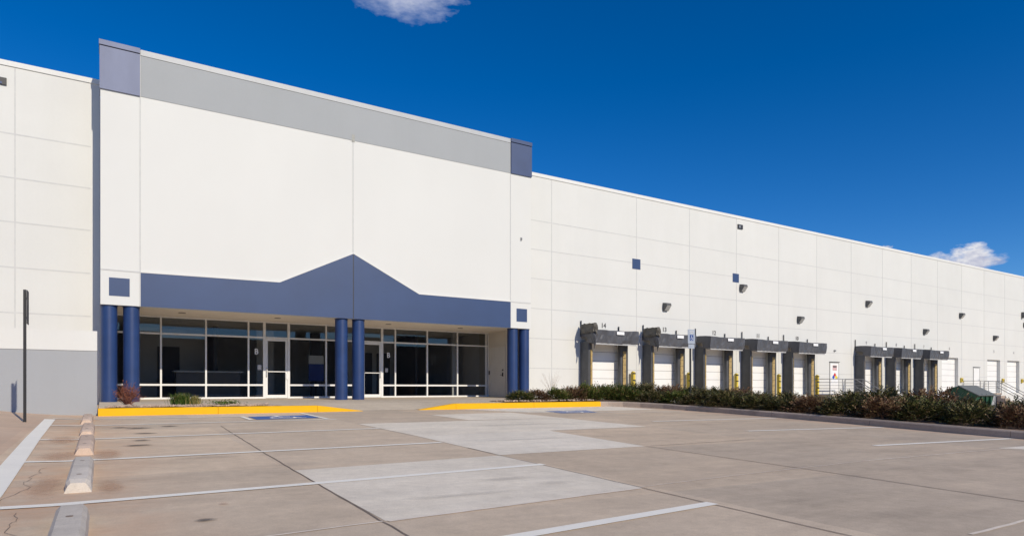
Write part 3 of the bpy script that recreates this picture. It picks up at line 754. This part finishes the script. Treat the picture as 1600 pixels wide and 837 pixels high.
r=empty('roof_scupper',(29.47,YW,9.74)); MB().box(29.27,29.67,YW-.05,YW-.003,9.62,9.86).build('scupper_frame',DARK,r); MB().box(29.34,29.47,YW-.06,YW-.051,9.67,9.81).build('spout_mouth',GALV,r); tag(r,'small dark scupper below the roof edge above a blue square','scupper')
r=empty('roof_scupper',(-2.5,YW,9.71)); MB().box(-2.8,-2.32,YW-.05,YW-.003,9.6,9.8).build('scupper_frame',DARK,r); MB().box(-2.7,-2.42,YW-.06,YW-.051,9.61,9.67).build('spout_mouth',BLUE,r); tag(r,'dark scupper under the roof edge of the left wing','scupper')
r=empty('alarm_bell',(38.3,YW,3.26)); MB().tube([(38.3,YW-.003,3.26),(38.3,YW-.06,3.26)],.07,16).build('bell_gong',LENS,r,False); MB().box(38.26,38.34,YW-.11,YW-.091,3.22,3.30).build('bell_hub',GALV,r); tag(r,'small round alarm bell above the hazard sign door','alarm bell')
r=empty('hose_bib',(14.4,YF,7.0)); MB().box(14.36,14.42,YF-.03,YF-.003,6.93,7.05).build('wall_plate',GALV,r); MB().tube([(14.39,YF-.03,7.0),(14.39,YF-.07,7.02),(14.39,YF-.08,6.95)],.012,6).build('hook',GALV,r); tag(r,'tiny wall hook high on the tower right pier','hook')
# hazard sign on the personnel door
r=empty('hazard_sign',(38.32,YW-.03,1.7))
def dia(cx,cz,s,mat,nm): MB().face([(cx-s,YW-.034,cz),(cx,YW-.034,cz-s),(cx+s,YW-.034,cz),(cx,YW-.034,cz+s)]).build(nm,mat,r)
s_=.15
for dx,dz,c_,nm in ((0,s_,(.6,.03,.02),'red_field'),(-s_,0,(.02,.08,.5),'blue_field'),(s_,0,(.85,.65,.03),'yellow_field'),(0,-s_,(.8,.8,.8),'white_field')):
    dia(38.32+dx,1.62+dz,s_*.94,M('hazard_'+nm,c_,.5,.03,5),nm)
MB().box(38.0,38.64,YW-.031,YW-.0255,1.27,1.98).build('backing_board',SIGNW,r)
tag(r,'four coloured hazard diamond on the white personnel door','hazard sign')
r=empty('door_notice',(38.32,YW-.03,2.2)); MB().box(38.1,38.54,YW-.031,YW-.0255,2.04,2.36).build('notice_board',M('notice_pink',(.62,.40,.40),.6,.1,12),r); MB().box(38.13,38.51,YW-.034,YW-.0315,2.22,2.33).build('dark_heading',NUM,r); tag(r,'pink and black notice above the hazard diamond','notice')

# ------------------------------------------------------------------ stairs with landings
def make_stairs():
    r=empty('dock_stairs',(0,0,0)); L=3.5   # local x 0..3.5, y 0 at the wall, landing depth 1.2, flight runs -y
    MB().box(0,L,-1.2,-.01,.45,.57).build('landing',KERBG,r)
    m=MB(); m.box(.05,L-.05,-1.15,-.02,-.6,.448); m.build('landing_base',GREYP,r)
    for i in range(6):
        MB().box(2.62,3.42,-1.2-.28*(i+1),-1.2-.28*i-.005,-.6,.57-.19*(i+1)).build('step',KERBG,r)
    def rail(pts_fn,posts,name):
        m=MB()
        for h in (.18,.36,.54,.72,.92): m.tube(pts_fn(h),.016 if h<.9 else .022,6)
        for p in posts: m.tube([p,(p[0],p[1],p[2]+.92)],.022,6)
        return m.build(name,GALV,r)
    z=.57; yb=-1.17
    rail(lambda h:[(.03,yb,z+h),(2.58,yb,z+h)],[(.03,yb,z),(1.3,yb,z),(2.58,yb,z)],'front_rail')
    rail(lambda h:[(.03,-.05,z+h),(.03,yb+.03,z+h)],[(.03,-.06,z)],'side_rail')
    rail(lambda h:[(3.46,-.05,z+h),(3.46,yb,z+h)],[(3.46,-.06,z),(3.46,yb,z)],'side_rail')
    for xx in (2.6,3.44):
        m=MB(); y2=-1.2-.28*6; z2=-.57
        for h in (.48,.92): m.tube([(xx,yb-.04,z+h),(xx,y2,z2+h+.1),(xx,y2-.2,z2+h+.1)],.024,6)
        m.tube([(xx,y2,-.6),(xx,y2,z2+1.02)],.024,6); m.build('hand_rail',GALV,r)
    return r
st=make_stairs(); st.location=(35.95,YW-.003,0); tag(st,'steel railed stairs up to the hazard sign door','stairs','railed stairs between the docks')
st2=copy_tree(st); st2.location=(54.9,YW-.003,0); tag(st2,'steel railed stairs behind the green dumpster at far right','stairs','railed stairs between the docks')
# ------------------------------------------------------------------ dumpster and yard blocks
r=empty('dumpster',(46.3,19.5,-.6))
m=MB(); m.prism_x([(18.7,-.35),(20.3,-.35),(20.42,.66),(20.1,.92),(19.55,1.06),(18.5,.52)],45.05,47.35); m.build('bin_body',GREEN,r,bevel=.02)
m=MB(); m.prism_x([(18.38,.47),(19.52,1.08),(19.52,1.13),(18.34,.51)],44.98,47.42); m.build('lid',LIDG,r)
m=MB(); m.prism_x([(19.55,1.08),(20.12,.94),(20.45,.66),(20.5,.70),(20.15,.99),(19.55,1.13)],45.6,47.42); m.build('lid',LIDG,r)
for xx in (45.6,46.2,46.8): MB().box(xx,xx+.08,18.46,18.68,-.3,.6).build('side_rib',GREEN,r)
m=MB(); m.box(45.2,47.2,18.9,20.1,-.6,-.351); m.build('skid_base',DARK,r)
for y0 in (18.75,20.0): MB().box(44.9,45.04,y0,y0+.16,.1,.35).build('lift_pocket',DARK,r)
tag(r,'green dumpster with sloping grey lids beyond the hedge','dumpster')
for xx,yy,lab in ((38.9,20.3,'white concrete block at the foot of the nearer steel stairs'),(43.6,20.0,'white concrete block left of the green dumpster')):
    m=MB(); m.prism_y([(xx-.55,-.6),(xx+.55,-.6),(xx+.45,.50),(xx+.3,.58),(xx-.3,.58),(xx-.45,.50)],yy-.4,yy+.4)
    o=m.build('concrete_block',M('white_block_paint',(.74,.75,.76),.7,.1,3) if 'white_block_paint' not in bpy.data.materials else bpy.data.materials['white_block_paint'],None,bevel=.03); tag(o,lab,'block','white blocks in the yard')

# ------------------------------------------------------------------ wheel stops
def make_stop(L,mat,seed):
    m=MB(); k=18; sec=[(-.095,0),(-.085,.075),(-.06,.105),(.06,.105),(.085,.075),(.095,0)]
    vs=[]
    for i in range(k+1):
        t=i/k; y=L*(t-.5); tap=1.0 if .05<t<.95 else (.80 if t in (0,1) else .93)
        for x,z in sec:
            nn=mnoise.noise((x*20,y*5,seed))*.004
            vs.append((x*(1 if z<.05 else tap)+nn,y,z*(tap if z>0 else 1)+nn*(z>0)))
    q=len(sec); fs=[(i*q+j,i*q+j+1,(i+1)*q+j+1,(i+1)*q+j) for i in range(k) for j in range(q-1)]
    fs.append(tuple(range(q))[::-1]); fs.append(tuple(k*q+j for j in range(q)))
    m.mesh(vs,[tuple(reversed(f)) for f in fs]); return m
for y0,y1,xx,mat,lab in ((3.25,5.17,-.165,STOP1,'pale grey concrete wheel stop nearest the camera, cut by the frame'),(6.2,8.02,-.165,STOP1,'grey concrete wheel stop with two dark pin holes, second from camera'),(9.0,10.85,-.18,STOP2,'pinkish brown concrete wheel stop behind the grey one'),(11.55,13.35,-.2,STOP2,'brown concrete wheel stop fourth along the row'),(14.3,16.2,-.25,STOP2,'far brown wheel stop beside the screen wall corner')):
    yc=(y0+y1)/2; r=empty('wheel_stop',(xx,yc,g(xx,yc)-.004)); sl=.0195
    o=make_stop(y1-y0,mat,y0).build('stop_body',mat,None); o.parent=r
    r.rotation_euler=(math.atan(sl),0,0)
    for dy in (-.55,.45):
        p=MB().tube([(0,dy,.08),(0,dy,.1075)],.02,10).build('pin',RUSTM if 'RUSTM' in globals() else CRACK,None); p.parent=r
    tag(r,lab,'wheel stop','concrete wheel stops along the left stalls')

# ------------------------------------------------------------------ sign posts
r=empty('accessible_sign',(16.6,15.2,.3))
MB().tube([(16.6,15.23,.1),(16.6,15.23,2.86)],.032,8).build('post',BLACK,r)
m=MB(); m.box(16.44,16.77,15.185,15.195,2.43,2.90); pl=m.build('sign_plate',SIGNG,r)
MB().box(16.525,16.69,15.180,15.1845,2.53,2.72).build('blue_panel',SIGNB,pl)
wheelchair(16.61,2.62,.17,lambda u,v:(u,15.177,v)).build('wheelchair_symbol',SIGNW,pl)
me=text_mesh('RESERVED\nPARKING',.055,.85,.001); me.materials.append(SIGNW); o=bpy.data.objects.new('sign_lettering',me); COL.objects.link(o); o.parent=pl; o.location=Vector((16.605,15.18,2.81))-wloc(pl)
MB().box(16.46,16.75,15.186,15.196,2.27,2.41).build('lower_plate',SIGNG,r)
tag(r,'accessible parking sign on a black post rising from the hedge','sign')
zb_=g(-1.18,14.6)
r=empty('bare_post',(-1.18,14.6,zb_))
m=MB(); m.box(-1.205,-1.16,14.575,14.62,zb_-.1,2.72); m.build('post',BLACK,r)
m=MB(); m.box(-1.145,-1.135,14.45,14.75,2.1,2.70); m.build('sign_plate',DARK,r)
m=MB(); m.box(-1.165,-1.146,14.585,14.615,2.2,2.23); m.box(-1.165,-1.146,14.585,14.615,2.55,2.58); m.build('bolt',GALV,r)
tag(r,'thin black sign post seen edge-on before the grey screen wall','sign post')

# ------------------------------------------------------------------ plants
def juniper(seed,N_=680,rx=.85,ry=.75,h=.62):
    rn=random.Random(seed); m=MB()
    for i in range(N_):
        t=rn.uniform(0,2*pi); cz=rn.uniform(-.15,1); cr=math.sqrt(max(0,1-cz*cz))
        lump=.78+.30*mnoise.noise((cos(t)*1.6+seed,sin(t)*1.6,cz*1.8))+.15*mnoise.noise((cos(t)*4,sin(t)*4+seed,cz*4))
        k=rn.uniform(.45,1.0)**.6*lump
        d=Vector((cr*cos(t),cr*sin(t),cz))
        p=Vector((d.x*rx*k,d.y*ry*k,.08+max(0,d.z)*h*k+rn.uniform(0,.08)))
        ax=(Vector((d.x,d.y,d.z*.5))*.9+Vector((rn.uniform(-.6,.6),rn.uniform(-.6,.6),rn.uniform(-.15,.55)))).normalized()
        L=rn.uniform(.12,.30)*(1.5 if rn.random()<.07 else 1)
        sd=ax.cross(Vector((0,0,1))); sd=(sd if sd.length>.1 else Vector((1,0,0))).normalized(); up=sd.cross(ax)
        sd=(sd*cos(rn.uniform(-.8,.8))+up*sin(rn.uniform(-.8,.8))).normalized()
        nl=7
        for q in range(nl):
            f=q/(nl-1); b=p+ax*L*f; s_=(1 if q%2 else -1)
            dr=(ax*.75+sd*s_*(.75-.45*f)+up*rn.uniform(-.35,.35)).normalized(); ll=rn.uniform(.06,.11)*(1.1-.5*f); ww=sd.cross(dr); ww=(ww if ww.length>.05 else up).normalized(); wv=dr.cross(ww).normalized()*.018
            m.face([b-wv*.5,b+dr*ll*.5-wv,b+dr*ll,b+dr*ll*.5+wv])
    return m
def twigs(seed,n,rx,h,r0=.012):
    rn=random.Random(seed); m=MB()
    for i in range(n):
        t=rn.uniform(0,2*pi); e=rn.uniform(.25,1); d=Vector((cos(t)*rx*e,sin(t)*rx*e,h*rn.uniform(.4,1.0)*(1.1-.5*e)))
        mid=d*.5+Vector((rn.uniform(-.06,.06),rn.uniform(-.06,.06),.04)); m.tube([(0,0,0),tuple(mid),tuple(d)],r0,5,.003)
    return m
protos=[]
for sd,mt in ((11,JUN),(23,JUN),(37,JUN),(41,JUNG),(53,JUNB)):
    r=empty('juniper_shrub',(0,0,0)); juniper(sd).build('foliage',mt,r); twigs(sd,16,.75,.5).build('branches',TWIG,r); protos.append(r)
used=set()
def put_shrub(pi_,x,y,z,s,rz,sz,label,group):
    p=protos[pi_]
    o=p if pi_ not in used else copy_tree(p)
    used.add(pi_); o.location=(x,y,z); o.rotation_euler=(0,0,rz); o.scale=(s,s,s*sz); tag(o,label,'shrub',group)
rn=random.Random(5)
# along the front walk
for i,(x,y,s,sz,pp) in enumerate(((11.6,17.95,.66,.75,3),(12.35,18.1,.72,.75,4),(13.1,18.0,.72,.85,3),(13.85,18.15,.78,.85,4),(14.55,18.2,.85,.95,3))):
    lab=['low green shrub at the start of the bed beside the blue columns','dry brown shrub next to the green one behind the yellow kerb','green shrub midway along the bed behind the yellow kerb','brownish shrub near the right end of the yellow kerb','full green shrub where the yellow kerb meets the grey kerb'][i]
    put_shrub(pp,x,y,.5,s,rn.uniform(0,6),sz,lab,'shrubs behind the yellow kerb')
for x,y,sz in ((15.25,18.1,.95),(15.95,17.75,.9),(15.85,18.5,1.0),(16.5,18.3,1.0)):
    put_shrub(3,x,y,.45,.85,rn.uniform(0,6),sz,'green juniper shrub at the corner where the grey kerb begins','shrubs at the kerb corner')
# island hedge
y=17.6; i=0
while y>2.6:
    ex=15.75 if y<14.5 else 15.75-(y-14.5)*.25
    bz=g(16,y)+.10
    fresh = y>15
    s=rn.uniform(.82,1.0); 
    for row,dx in ((0,.72),(1,1.75)):
        pp=rn.choice((0,1,2)) if rn.random()<.9 else 4
        if y<7.5 and rn.random()<.2: pp=4
        if fresh and row==0 and i%2==0: pp=3
        put_shrub(pp,ex+dx+rn.uniform(-.1,.12)+(0 if y<15 else .35),y+rn.uniform(-.15,.15)+row*.4,bz+(.05 if row else 0),s*rn.uniform(.92,1.08),rn.uniform(0,6),rn.uniform(.64,.86)+(.08 if row else 0)+(.10 if y<10 else 0),'dark juniper shrub packed into the hedge along the grey island kerb','shrubs of the island hedge')
    y-=.98; i+=1
# barberry
r=empty('red_shrub',(.50,17.85,.52)); rn=random.Random(9); tw=MB(); lf=MB()
for i in range(70):
    t=rn.uniform(0,2*pi); e=rn.uniform(.1,1)**.7; h=.56*(1.1-.55*e*e)*rn.uniform(.6,1.05); R_=.36*e
    P=[Vector((.50,17.85,.5)),Vector((.50+cos(t)*R_*.45,17.85+sin(t)*R_*.45,.5+h*.5)),Vector((.50+cos(t)*R_*(.95+rn.uniform(-.1,.2)),17.85+sin(t)*R_,.5+h))]
    tw.tube(P,.007,5,.003)
    for q in range(2):
        b=P[1].lerp(P[2],rn.uniform(.1,.8)); e2=b+Vector((rn.uniform(-.12,.12),rn.uniform(-.12,.12),rn.uniform(.02,.14))); tw.tube([b,e2],.004,4,.002)
        for k in range(4):
            c=b.lerp(e2,rn.random())+Vector((rn.uniform(-.02,.02),)*3); a=Vector((rn.uniform(-1,1),rn.uniform(-1,1),rn.uniform(-1,1))).normalized()*.016; b2=a.cross(Vector((rn.uniform(-1,1),rn.uniform(-1,1),.5))).normalized()*.010
            lf.face([c-a,c+b2,c+a,c-b2])
tw.build('branches',REDTW,r); lf.build('foliage',REDLF,r); tag(r,'bare red twig shrub in front of the left blue columns','shrub')
# grass tuft
def tuft(name,x,y,n,R_,h,mat,label,seed,cat):
    rn=random.Random(seed); r=empty(name,(x,y,.52)); m=MB()
    for i in range(n):
        t=rn.uniform(0,2*pi); b=Vector((x+rn.gauss(0,R_*.35),y+rn.gauss(0,R_*.3),.51)); d=Vector((cos(t),sin(t),0))*R_*rn.uniform(.15,1); hh=h*rn.uniform(.55,1.05)
        sd=Vector((-sin(t),cos(t),0))*.005; mid=b+d*.4+Vector((0,0,hh*.75)); tip=b+d+Vector((0,0,hh*rn.uniform(.75,1.1)))
        m.face([b-sd,b+sd,mid+sd*.8,mid-sd*.8]); m.face([mid-sd*.8,mid+sd*.8,tip])
    m.build('blades',mat,r); tag(r,label,cat); return r
tuft('grass_tuft',1.62,17.75,900,.26,.33,GRASSM,'bright green ornamental grass tuft in the gravel bed',4,'grass tuft')
tuft('grass_tuft',1.93,17.7,420,.16,.27,GRASSY,'straw yellow grass tuft beside the green tuft',5,'grass tuft')
r=empty('creeping_plant',(2.6,17.7,.52)); m=MB(); rn=random.Random(8)
for i in range(420):
    x=2.6+rn.gauss(0,.17); y=17.7+rn.gauss(0,.12); z=.53+max(0,rn.gauss(.05,.035)); a=Vector((rn.uniform(-1,1),rn.uniform(-1,1),rn.uniform(-.1,.8))).normalized()*.035; b=a.cross(Vector((rn.uniform(-1,1),rn.uniform(-1,1),1))).normalized()*.011; c=Vector((x,y,z)); m.face([c-a,c+b,c+a,c-b])
m.build('foliage',GRASSM,r); mm=MB(); 
for i in range(10):
    t=rn.uniform(0,6.28); mm.tube([(2.6,17.7,.53),(2.6+.2*cos(t),17.7+.14*sin(t),.56)],.005,4,.003)
mm.build('stems',TWIG,r); tag(r,'flat creeping green plant right of the grass tufts','plant')
r=empty('bare_weed',(13.6,18.95,.5)); m=MB(); rn=random.Random(12)
for i in range(26):
    t=rn.uniform(0,6.28); q=rn.uniform(.1,.5); h=rn.uniform(.75,1.1); m.tube([(13.6,18.95,.5),(13.6+q*.4*cos(t),18.95+q*.4*sin(t),.5+h*.6),(13.6+q*cos(t),18.95+q*sin(t),.5+h)],.004,4,.002)
m.build('stems',M('dry_stem',(.42,.33,.25),.9,.2,9),r); tag(r,'thin dry weed stalks against the white wall behind the shrubs','weed')
# reception desk inside
r=empty('reception_desk',(3.6,28.2,.57)); MB().box(2.4,4.7,28.0,28.7,.57,1.56).build('desk_front',M('desk_laminate',(.22,.2,.19),.4,.1,3),r); MB().box(2.3,4.8,27.85,28.8,1.562,1.62).build('counter_top',SIGNW,r); MB().box(2.42,4.68,27.985,27.998,.6,.72).build('kick_rail',GALV,r); tag(r,'dim reception desk with a white counter inside the left glass','desk')
# banner inside
r=empty('banner_stand',(7.5,27.2,.57)); MB().box(7.2,7.82,27.2,27.23,1.25,1.95).build('blue_panel',M('banner_blue',(.03,.06,.30),.5,.1,3),r); MB().box(7.2,7.82,27.2,27.23,1.952,2.3).build('grey_panel',INTC,r); m=MB(); m.tube([(7.5,27.24,.58),(7.5,27.24,1.3)],.02,6); m.box(7.2,7.8,27.1,27.4,.57,.6); m.build('stand',BLACK,r); tag(r,'blue and grey banner stand inside behind the entrance glass','banner')

# ------------------------------------------------------------------ the building across the road, mirrored in the glass
r=empty('brick_building',(6,-62,-1)); MB().box(-70,95,-82,-62,-2,8.7).build('wall',M('brown_brick',(.16,.11,.085),.85,.15,1.5),r); MB().box(-70.2,95.2,-82.2,-61.8,8.702,9.1).build('roof_edge',DARK,r)
for i in range(14): MB().box(-60+11*i,-54+11*i,-61.99,-61.9,1.2,3.4).build('window',INTD,r)
tag(r,'low brown brick building across the road, seen only mirrored in the entrance glass','building')
# ------------------------------------------------------------------ camera
cam=bpy.data.cameras.new('camera'); co=bpy.data.objects.new('camera',cam); COL.objects.link(co)
co.location=(0,0,.95); co.rotation_euler=(radians(90),0,-math.atan2(640,1018))
cam.sensor_width=36; cam.lens=1018/1600*36; cam.shift_y=(606-418.5)/1600; cam.clip_end=3000; cam.clip_start=.05
S.camera=co
# ------------------------------------------------------------------ light
to_sun=Vector((.155,-1,.60)).normalized()
sl=bpy.data.lights.new('sun','SUN'); sl.energy=3.5; sl.angle=radians(.53); sl.color=(1,.895,.725)
so=bpy.data.objects.new('sun',sl); COL.objects.link(so); so.rotation_euler=to_sun.to_track_quat('Z','Y').to_euler(); so.location=(5,-20,30)
wd=bpy.data.worlds.new('World'); S.world=wd; wd.use_nodes=True; nt=wd.node_tree
bg=nt.nodes['Background']; sky=N(nt,'ShaderNodeTexSky',sky_type='NISHITA'); sky.sun_disc=False
sky.sun_elevation=math.asin(to_sun.z); sky.sun_rotation=math.atan2(to_sun.x,to_sun.y); sky.altitude=1800; sky.air_density=.9; sky.dust_density=.1; sky.ozone_density=3.0
bg.inputs['Strength'].default_value=.118
hs=N(nt,'ShaderNodeHueSaturation'); hs.inputs['Saturation'].default_value=1.38; hs.inputs['Hue'].default_value=.508; hs.inputs['Value'].default_value=.97; nt.links.new(sky.outputs[0],hs.inputs['Color'])
c=hs.outputs[0]
# clouds at fixed directions of the sky
tc=N(nt,'ShaderNodeTexCoord')
def cloud(c,cd,su,sv,seed,white,shade,flat):
    cd=Vector(cd).normalized(); R_=cd.cross(Vector((0,0,1))).normalized(); U_=R_.cross(cd)
    def dot(v):
        d=N(nt,'ShaderNodeVectorMath',operation='DOT_PRODUCT'); d.inputs[1].default_value=v; nt.links.new(tc.outputs['Generated'],d.inputs[0]); return d.outputs['Value']
    q=math_(nt,'MAXIMUM',dot(cd),.01); u=math_(nt,'DIVIDE',math_(nt,'DIVIDE',dot(R_),q),su); v=math_(nt,'DIVIDE',math_(nt,'DIVIDE',dot(U_),q),sv)
    cb=N(nt,'ShaderNodeCombineXYZ'); nt.links.new(u,cb.inputs[0]); nt.links.new(v,cb.inputs[1]); cb.inputs[2].default_value=seed
    front=math_(nt,'GREATER_THAN',dot(cd),.3)
    n1=nz(nt,cb.outputs[0],1.3,9,.6); n2=nz(nt,cb.outputs[0],3.5,6,.65)
    r2=math_(nt,'ADD',math_(nt,'MULTIPLY',u,u),math_(nt,'MULTIPLY',v,v))
    dens=math_(nt,'SUBTRACT',math_(nt,'ADD',1.0,math_(nt,'MULTIPLY',math_(nt,'SUBTRACT',n1,.5),3.0)),r2)
    a=ramp(nt,dens,flat[0],flat[1],(0,0,0),(1,1,1)); a=math_(nt,'MULTIPLY',a,front)
    sh=math_(nt,'ADD',math_(nt,'MULTIPLY',v,.35),math_(nt,'MULTIPLY',n2,1.2))
    cc=ramp(nt,sh,.35,.95,shade,white)
    return mix(nt,a,c,cc)
def raydir(u_,v_):
    p=(u_-800)/1018; ph=math.atan2(640,1018); return (sin(ph)+cos(ph)*p, cos(ph)-sin(ph)*p, (606-v_)/1018)
c=cloud(c,raydir(645,-6),.072,.034,3.1,(4.4,4.7,5.6),(2.4,2.9,4.6),(.05,1.0))
c=cloud(c,raydir(1500,410),.043,.024,9.4,(6.6,6.6,6.8),(3.3,3.5,4.7),(.12,.75))
c=cloud(c,raydir(1385,387),.010,.004,5.2,(4.5,4.8,5.6),(3.8,4.2,5.2),(.3,1.6))
nt.links.new(c,bg.inputs['Color'])
# ------------------------------------------------------------------ view
S.view_settings.view_transform='Standard'; S.view_settings.look='None'; S.view_settings.gamma=1; S.view_settings.exposure=.12; S.view_settings.use_curve_mapping=False
S.render.engine='CYCLES'; S.cycles.max_bounces=6; S.cycles.transparent_max_bounces=12
